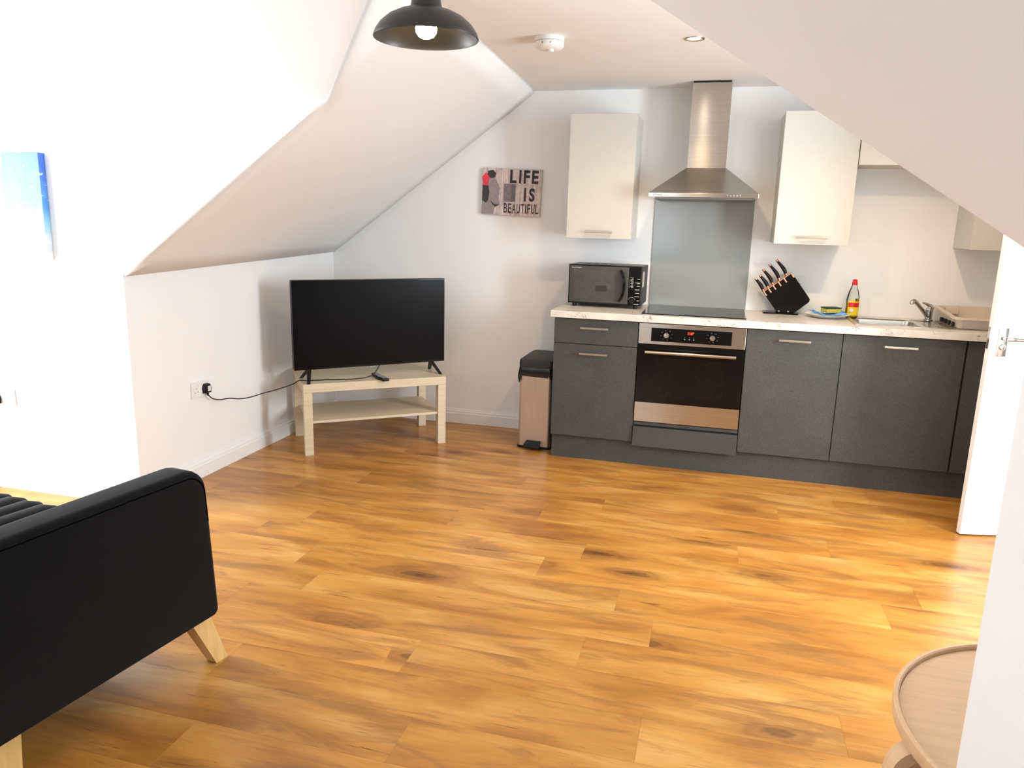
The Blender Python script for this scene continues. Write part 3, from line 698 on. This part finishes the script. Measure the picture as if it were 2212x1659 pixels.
obj('pedal', loft(bm_new(), [[Vector(v) for v in r] for r in ([(-.045, -.192, .030), (.045, -.192, .030), (.045, -.192, .052), (-.045, -.192, .052)], [(-.055, -.235, .026), (.055, -.235, .026), (.055, -.235, .036), (-.055, -.235, .036)], [(-.050, -.250, .018), (.050, -.250, .018), (.050, -.250, .026), (-.050, -.250, .026)])]), black_pl, pb)

# ------------------------------------------------------------------ television corner
BA = math.radians(38.0)
bd, bn = Vector((math.cos(BA), math.sin(BA), 0)), Vector((-math.sin(BA), math.cos(BA), 0))
Fc = Vector((-1.402, -1.062, 0)); BW, BD, BH = 0.887, 0.50, 0.442
bc = Fc + bd * BW / 2 + bn * BD / 2
tb = thing('tv_bench', 'birch effect low bench with lower shelf under the television', 'bench', tuple(bc), BA)
obj('top', bx(-BW / 2, BW / 2, -BD / 2, BD / 2, BH - .052, BH, bev=.002), birch, tb)
for sx in (-1, 1):
    for sy in (-1, 1):
        x = sx * (BW / 2 - .026); y = sy * (BD / 2 - .026); obj('leg', bx(x - .0255, x + .0255, y - .0255, y + .0255, 0, BH - .0525, bev=.0015), birch, tb)
obj('shelf', bx(-BW / 2 + .03, BW / 2 - .03, -BD / 2 + .012, BD / 2 - .03, .196, .211, bev=.001), birch, tb)
TA = math.radians(43.0); td = Vector((math.cos(TA), math.sin(TA), 0)); tn = Vector((math.sin(TA), -math.cos(TA), 0))
tc = Vector((-1.137, -0.677, BH))
tv = thing('television', 'black flat screen television standing on the birch bench', 'television', tuple(tc), TA)
obj('casing', bx(-.485, .485, .002, .040, .070, .607, bev=.004), black_pl, tv)
obj('bezel', bx(-.485, .485, -.010, .0015, .068, .608, bev=.002), black_gl, tv)
obj('screen', bx(-.480, .480, -.0115, -.0095, .080, .603), simple('tv_screen_glass', (0.004, 0.004, 0.005, 1), 0.25, var=.05, spec=0.07), tv)
obj('logo_tab', bx(-.018, .018, -.012, -.004, .0605, .068, bev=.001), simple('silver_logo', (.25, .25, .25, 1), .4, .6), tv)
for s in (-1, 1):
    for (y, dx) in ((-.100, .028), (.100, .028)):
        obj('foot', loft(bm_new(), [[Vector((s * .395 + a, b, .074)) for a, b in ((-.012, -.010), (.012, -.010), (.012, .012), (-.012, .012))], [Vector((s * (.395 + dx) + a, y + b, 0.0)) for a, b in ((-.009, -.007), (.009, -.007), (.009, .007), (-.009, .007))]]), black_pl, tv)
for i, (dx, dy, r) in enumerate(((0, 0, 0), (.055, -.049, .03))):
    rm = thing('remote_control', ['longer black remote control lying on the bench, nearer the screen', 'second black remote control lying nearer the front edge of the bench'][i], 'remote', (-1.085 + dx, -0.705 + dy, BH + .0003), math.radians(-48) + r, 'remotes on the bench')
    L = .150 if i == 0 else .120
    obj('shell', bx(-L / 2, L / 2, -.021, .021, 0, .017, bev=.004), black_pl, rm)
    for q in range(6):
        for v in (-1, 0, 1): obj('key', bx(-L * .36 + q * L * .13, -L * .36 + q * L * .13 + .007, v * .011 - .0035, v * .011 + .0035, .0168, .0185), simple('remote_key', (.35, .35, .36, 1), .5) if 'remote_key' not in bpy.data.materials else bpy.data.materials['remote_key'], rm)
# socket on the knee wall, plug and cable
ksx = lambda y: XL0 + (XLK - XL0) * (y / YK)
socket('double_socket', 'white double socket on the left knee wall with a black plug in it', (ksx(-1.545) + .0006, -1.545, 0.490), (0, 0, PI / 2 + .0064))
pc = thing('power_cable', 'black television plug and cable drooping from the wall socket to the bench', 'cable', (0, 0, 0))
px = ksx(-1.5)
pg = obj('plug', loft(bm_new(), [[Vector((px + x, y, z)) for y, z in pp] for x, pp in (
    (.0095, [(-1.533, .462), (-1.487, .462), (-1.484, .490), (-1.492, .514), (-1.528, .514), (-1.536, .490)]),
    (.030, [(-1.531, .463), (-1.489, .463), (-1.486, .490), (-1.494, .512), (-1.526, .512), (-1.534, .490)]),
    (.038, [(-1.525, .468), (-1.495, .468), (-1.492, .490), (-1.498, .506), (-1.522, .506), (-1.528, .490)]))]), black_pl, pc)
obj('plug_label', bx(px + .0375, px + .0392, -1.523, -1.498, .474, .503), simple('pale_plug_label', (.62, .72, .66, 1), .5), pg)
obj('strain_relief', tube(bm_new(), [(px + .024, -1.510, .462), (px + .025, -1.508, .447)], [.007, .0045], 10), black_pl, pg)
cable = spline([(px + .025, -1.508, .452), (px + .032, -1.485, .427), (px + .045, -1.44, .409), (px + .060, -1.37, .404), (px + .075, -1.31, .388), (px + .10, -1.24, .384), (px + .135, -1.17, .394), (px + .19, -1.10, .408), (px + .255, -1.03, .432), (px + .285, -1.00, .452), (-1.425, -.963, .4465), (-1.34, -.90, .4455), (-1.25, -.85, .4455), (-1.17, -.795, .447), (-1.115, -.720, .460), (-1.09, -.66, .520)], 5)
obj('cord', tube(bm_new(), cable, .0032, 7), black_pl, pc, True)

# ------------------------------------------------------------------ wall pictures
def canvas_paint():
    M = Mat('weathered_print'); co = M.coord(scale=(1, 1, 1)); n = M.noise(co, 30, 6, .65)
    base = M.ramp(n, [(.3, (.46, .38, .36, 1)), (.5, (.64, .55, .52, 1)), (.7, (.74, .66, .62, 1))])
    v = M.noise(M.coord(scale=(46, 1, 1.5)), 1.6, 4, .6); base = M.mix(1.0, base, M.ramp(v, [(.35, .72), (.6, 1.08)]), 'MULTIPLY')
    M.set(base, .7); return M.m
pcv = thing('lettered_canvas', 'canvas print reading LIFE IS BEAUTIFUL on the kitchen wall', 'picture', (-0.437, -0.002, 1.606)); pcv.rotation_euler = (0, math.radians(1.6), 0)
obj('canvas', bx(-.200, .200, -.020, 0, -.150, .150, bev=.002), canvas_paint(), pcv)
ink = simple('black_ink', (.030, .024, .028, 1), .7, var=.3, vscale=60); ppl = simple('grey_print_patch', (.30, .25, .26, 1), .7, var=.12, vscale=30); dgr = simple('charcoal_print_patch', (.045, .036, .042, 1), .7, var=.3, vscale=40)
rose = simple('red_print_patch', srgb(225, 62, 78), .7, var=.2, vscale=60)
FZ = -.0206
def patch(name, pts, mat, d=0.0): obj(name, prism(bm_new(), [(x, FZ - d, z) for x, z in pts], (0, .0012, 0)), mat, pcv)
patch('print_patch', [(-.1985, -.148), (-.118, -.148), (-.108, -.10), (-.075, -.083), (-.085, -.03), (-.078, .02), (-.10, .07), (-.13, .10), (-.165, .09), (-.1985, .05)], ppl)
patch('print_patch', [(-.1985, -.06), (-.17, -.075), (-.155, -.055), (-.150, .0), (-.16, .04), (-.1985, .055)], dgr, .0004)
patch('print_patch', [(-.165, .13), (-.13, .138), (-.108, .115), (-.115, .09), (-.14, .085), (-.17, .095)], dgr, .0004)
patch('print_patch', [(-.142, -.055), (-.115, -.08), (-.075, -.083), (-.108, -.10), (-.128, -.082)], dgr, .0004)
patch('print_patch', [(-.178 + .024 * (1 + .10 * math.sin(5 * a)) * math.cos(a), .075 + .040 * (1 + .10 * math.sin(5 * a)) * math.sin(a)) for a in [2 * PI * k / 30 for k in range(30)]], rose, .0008)
patch('print_panel', [(-.052, .052), (.030, .052), (.030, -.062), (-.052, -.062)], simple('purple_grey_panel', (.24, .20, .22, 1), .7, var=.2, vscale=80))
patch('print_panel', [(.002, .048), (.026, .048), (.026, -.058), (.002, -.058)], simple('dark_grey_panel', (.16, .14, .17, 1), .7), .0004)
def word(s, x0, x1, z0, z1, bold=.035):
    c = text('painted_word', s, 1.0, ink, pcv, (0, 0, 0), FRONT, ext=0.0, bold=bold)
    xs = [v.co.x for v in c.data.vertices]; ys = [v.co.y for v in c.data.vertices]; a, b, e, f = min(xs), max(xs), min(ys), max(ys)
    for v in c.data.vertices:
        v.co.x = x0 + (v.co.x - a) / (b - a) * (x1 - x0); v.co.y = z0 + (v.co.y - e) / (f - e) * (z1 - z0)
    c.location = (0, FZ - .0006, 0)
    return c
for ch, a, b in (('L', -.012, .032), ('I', .050, .064), ('F', .080, .122), ('E', .136, .180)): word(ch, a, b, .058, .142)
for ch, a, b in (('I', .088, .102), ('S', .122, .160)): word(ch, a, b, -.055, .030)
xx = -.046
for ch, w in (('B', .024), ('E', .022), ('A', .025), ('U', .023), ('T', .023), ('I', .008), ('F', .021), ('U', .023), ('L', .021)):
    word(ch, xx, xx + w, -.133, -.072, .012); xx += w + .0058
rd = random.Random(2)
for i in range(16):
    x = rd.uniform(-.04, .185); z = rd.choice((.058, -.133)); z = z if x > .05 else -.133; h = rd.uniform(.006, .016)
    patch('paint_drip', [(x, z + .002), (x + .0022, z + .002), (x + .0016, z - h), (x + .0006, z - h)], ink, .0003)
def blue_art():
    M = Mat('blue_abstract_paint'); tc = M.n('ShaderNodeTexCoord'); sx = M.n('ShaderNodeSeparateXYZ'); M.l(tc.outputs['Object'], sx.inputs[0])
    n = M.noise(M.coord(scale=(9, 1, 3)), 1.6, 5, .6, .8); n2 = M.noise(M.coord(scale=(6, 6, 16)), 2.4, 4, .65, .5)
    h = M.math('ADD', M.math('MULTIPLY', sx.outputs['Z'], 1.3), M.math('MULTIPLY', M.math('SUBTRACT', n, .5), .55))
    c = M.ramp(M.math('ADD', h, .5), [(.22, (.80, .80, .78, 1)), (.40, (.26, .52, .74, 1)), (.55, (.09, .28, .70, 1)), (.80, (.05, .15, .60, 1))])
    lft = M.ramp(M.math('ADD', M.math('ADD', M.math('MULTIPLY', sx.outputs['X'], 2.2), .5), M.math('MULTIPLY', M.math('SUBTRACT', n, .5), .5)), [(.60, 1.0), (.72, 0.0)])
    c = M.mix(lft, c, (.84, .85, .84, 1))
    c = M.mix(M.ramp(n2, [(.62, 0.0), (.68, .9)]), c, (.75, .84, .88, 1)); M.set(c, .5); return M.m
cv = thing('blue_canvas', 'blue and white abstract canvas hanging on the bright left wall', 'picture', (-2.44, YK - .0005, 1.432)); cv.rotation_euler = (0, math.radians(.6), 0)
obj('canvas', bx(-.315, .315, -.036, 0, -.245, .245, bev=.002), blue_art(), cv)
socket('double_socket', 'white double socket low on the bright left wall under the blue canvas', (-2.53, YK - .0006, 0.488), (0, 0, 0))
q = thing('plug', 'black plug in the socket at the far left edge', 'plug', (-2.566, YK - .0096, 0.476))
obj('plug_body', loft(bm_new(), [[Vector((x, y, z)) for x, z in ((-.022 * s, -.024 * s), (.022 * s, -.024 * s), (.026 * s, 0), (.018 * s, .026 * s), (-.018 * s, .026 * s), (-.026 * s, 0))] for y, s in ((-.0003, 1), (-.024, 1), (-.030, .8))]), black_pl, q)
obj('lead', tube(bm_new(), spline([(0, -.015, -.023), (0, -.018, -.06), (-.03, -.02, -.20), (-.05, -.02, -.42), (-.10, -.03, -.47)], 6), .003, 7), black_pl, q, True)

# ------------------------------------------------------------------ ceiling fittings
sd = thing('smoke_alarm', 'round white smoke alarm on the flat ceiling', 'smoke alarm', (0.10, -1.385, ZC))
obj('base_ring', lathe(bm_new(), [(0, -.0003), (.066, -.0003), (.067, -.018), (.062, -.020), (0, -.020)], n=40), plastic_w, sd, True)
obj('cover', lathe(bm_new(), [(.064, -.0205), (.066, -.024), (.065, -.040), (.056, -.050), (.030, -.055), (0, -.0555)], n=40), plastic_w, sd, True)
obj('test_button', lathe(bm_new(), [(.013, -.053), (.013, -.064), (.010, -.066), (0, -.066)], (.012, -.020, 0), 20), plastic_w, sd, True)
for i in range(5): obj('vent_slit', bx(-.020 + i * .009, -.016 + i * .009, -.063, -.0615, -.036, -.028), dark_gap, sd)
lamp_e = Mat('lamp_glow').set((1, .9, .75, 1), .4, emit=(1.0, .86, .66, 1), estr=120).m
def downlight(x, y, label):
    t = thing('downlight', label, 'downlight', (x, y, ZC), 0, 'recessed ceiling downlights')
    obj('ring', lathe(bm_new(), [(.045, -.0004), (.044, -.004), (.036, -.005), (.032, -.002), (.031, -.0004)], n=36), nickel, t, True)
    obj('lamp', lathe(bm_new(), [(0, -.003), (.020, -.003), (.028, -.0008)], n=28), lamp_e, t, True)
    l = bpy.data.lights.new('downlight_beam', 'SPOT'); l.energy = DOWNLIGHT_W; l.color = (1.0, .69, .38); l.spot_size = math.radians(152); l.spot_blend = .6; l.shadow_soft_size = .03
    o = bpy.data.objects.new('downlight_beam', l); COL.objects.link(o); o.parent = t; o.location = (0, 0, -.012)
downlight(0.734, -1.268, 'recessed ceiling downlight glowing beside the edge of the right slope')
downlight(1.85, -1.268, 'second recessed downlight, hidden behind the right slope above the sink')
pd = thing('pendant_lamp', 'black metal dome pendant lamp with a glowing bulb', 'lamp', (0.058, -2.781, 0))
blk_shade = simple('satin_black_shade', (0.022, 0.020, 0.019, 1), 0.40, var=.1)
zr = 1.925
so_ = [(.150, zr), (.1505, zr + .003), (.146, zr + .016), (.132, zr + .036), (.110, zr + .055), (.082, zr + .069), (.052, zr + .079), (.046, zr + .081), (.0445, zr + .086), (.039, zr + .115), (.036, zr + .140), (.030, zr + .150), (.012, zr + .154)]
si_ = [(max(r - .003, .009), z - .0025) for r, z in so_[::-1]]; si_[-1] = (.148, zr); si_[-2] = (.1475, zr + .003)
obj('shade', lathe(bm_new(), so_ + si_, n=64), blk_shade, pd, True)
bulb = obj('bulb', lathe(bm_new(), [(0, zr - .000), (.012, zr + .0012), (.022, zr + .006), (.029, zr + .016), (.031, zr + .028), (.027, zr + .042), (.018, zr + .058), (.013, zr + .075), (.013, zr + .10)], n=32), Mat('bulb_glow').set((1, .9, .8, 1), .4, emit=(1.0, .80, .52, 1), estr=55).m, pd, True)
obj('cord', tube(bm_new(), [(0, 0, zr + .150), (0, 0, ZC - .02)], .0035, 8), black_pl, pd)
obj('ceiling_rose', lathe(bm_new(), [(.010, ZC - .028), (.036, ZC - .022), (.042, ZC - .0005), (0, ZC - .0005)], n=32), black_pl, pd, True)
# ------------------------------------------------------------------ sofa
SA = math.atan2(-0.137, 0.9906)         # local +y = front of the sofa (towards the television)
sf = thing('sofa', 'charcoal fabric sofa with channelled seat and pale wooden legs', 'sofa', (-0.525, -3.07, 0), SA)
# local frame: x to the outer arm side (0 = outer face), y = 0 front edge, negative = back
def arm(x0, x1):
    prof = rounded([(-.86, .18), (.0, .18), (-.026, .676), (-.86, .676)], [.03, .02, .075, .03], 8)
    bm = bm_new(); rings = []
    for x, s in ((x0, .020), (x0 + .003, .008), (x0 + .010, .002), (x0 + .022, 0), (x1 - .022, 0), (x1 - .010, .002), (x1 - .003, .008), (x1, .020)):
        c = Vector((-.43, .42)); rings.append([Vector((x, c.x + (p.x - c.x) * (1 - s / .43), c.y + (p.y - c.y) * (1 - s / .25 * (1 if p.y > c.y else .3)))) for p in prof])
    return loft(bm, rings)
a1 = obj('arm', arm(-.105, 0.0), sofa_fab, sf, True)
seam_m = simple('dark_stitching', (.0008, .0008, .0008, 1), .95, spec=0.0)
sp_ = [p for p in rounded([(-.86, .655), (-.034, .655), (-.024, .50)], [0, .065, 0], 8)]
obj('seam', tube(bm_new(), [(-.0005, p.x - .004, p.y) for p in sp_], .0016, 6), seam_m, a1)
obj('arm', arm(-1.85, -1.745), sofa_fab, sf, True)
def seat_mesh():
    bm = bm_new(); x0, x1 = -1.744, -.106; N = 240; prof = [(-.62, .30), (-.62, .40), (-.59, .428), (-.30, .436), (-.06, .430), (-.018, .412), (-.006, .38), (-.006, .26), (-.02, .235)]
    rings = []
    for i in range(N + 1):
        x = x0 + (x1 - x0) * i / N; ph = abs(math.sin(PI * (x - x1) / .082)) ** .75
        rings.append([Vector((x, y + (.010 * ph if y > -.1 else 0), z + (.014 * ph if z > .40 else 0) - (.010 if z > .4 else 0))) for y, z in prof])
    return loft(bm, rings)
obj('seat', seat_mesh(), sofa_fab, sf, True)
def back_mesh():
    bm = bm_new(); x0, x1 = -1.744, -.106; N = 160; prof = [(-.72, .30), (-.65, .42), (-.70, .60), (-.755, .76), (-.80, .80), (-.85, .78), (-.86, .60), (-.86, .30)]
    rings = []
    for i in range(N + 1):
        x = x0 + (x1 - x0) * i / N; ph = abs(math.sin(PI * (x - x1) / .062)) ** .6
        rings.append([Vector((x, y + (.010 * ph if y > -.78 and z < .78 else 0), z)) for y, z in prof])
    return loft(bm, rings)
obj('backrest', back_mesh(), sofa_fab, sf, True)
obj('base_frame', bx(-1.744, -.106, -.85, -.022, .185, .2995), sofa_fab, sf)
def leg(xa, ya, xb, yb):
    return loft(bm_new(), [[Vector((xa + a, ya + b, .1905)) for a, b in ((-.030, -.038), (.024, -.038), (.024, .038), (-.030, .038))], [Vector((xb + a, yb + b, 0)) for a, b in ((-.022, -.024), (.018, -.024), (.018, .024), (-.022, .024))]])
obj('leg', leg(-.060, -.058, -.038, .012), legwood, sf); obj('leg', leg(-.060, -.665, -.052, -.665), legwood, sf)
obj('leg', leg(-1.79, -.058, -1.81, .012), legwood, sf); obj('leg', leg(-1.79, -.665, -1.80, -.665), legwood, sf)

# ------------------------------------------------------------------ round tray table
TZ, TR = 0.45, 0.381
rt = thing('round_table', 'round pale bentwood tray table partly hidden behind the near wall', 'table', (1.727, -3.408, 0), 0)
obj('top', lathe(bm_new(), [(0, TZ - .028), (TR - .014, TZ - .028), (TR - .013, TZ - .012), (0, TZ - .012)], n=96), bentwood, rt, True)
obj('rim', lathe(bm_new(), [(TR - .012, TZ - .032), (TR - .003, TZ - .032), (TR, TZ - .028), (TR, TZ - .003), (TR - .003, TZ), (TR - .009, TZ), (TR - .012, TZ - .003), (TR - .012, TZ - .032)], n=96), bentwood, rt, True)
for k in range(4):
    an = math.radians(187 + 90 * k); r = Vector((math.cos(an), math.sin(an), 0)); s = Vector((-math.sin(an), math.cos(an), 0))
    cl_ = spline([r * .20 + Vector((0, 0, TZ - .043)), r * .29 + Vector((0, 0, TZ - .043)), r * .347 + Vector((0, 0, TZ - .047)), r * .381 + Vector((0, 0, TZ - .072)), r * .391 + Vector((0, 0, TZ - .12)), r * .398 + Vector((0, 0, .20)), r * .408 + Vector((0, 0, .002))], 6)
    lg = obj('leg', strip(bm_new(), cl_, s, .042, .024), bentwood, rt, True)
    br = spline([r * .386 + Vector((0, 0, TZ - .150)), r * .340 + Vector((0, 0, TZ - .085)), r * .27 + Vector((0, 0, TZ - .062)), r * .20 + Vector((0, 0, TZ - .0585))], 6)
    obj('brace', strip(bm_new(), br, s, .040, .007), bentwood, lg, True)
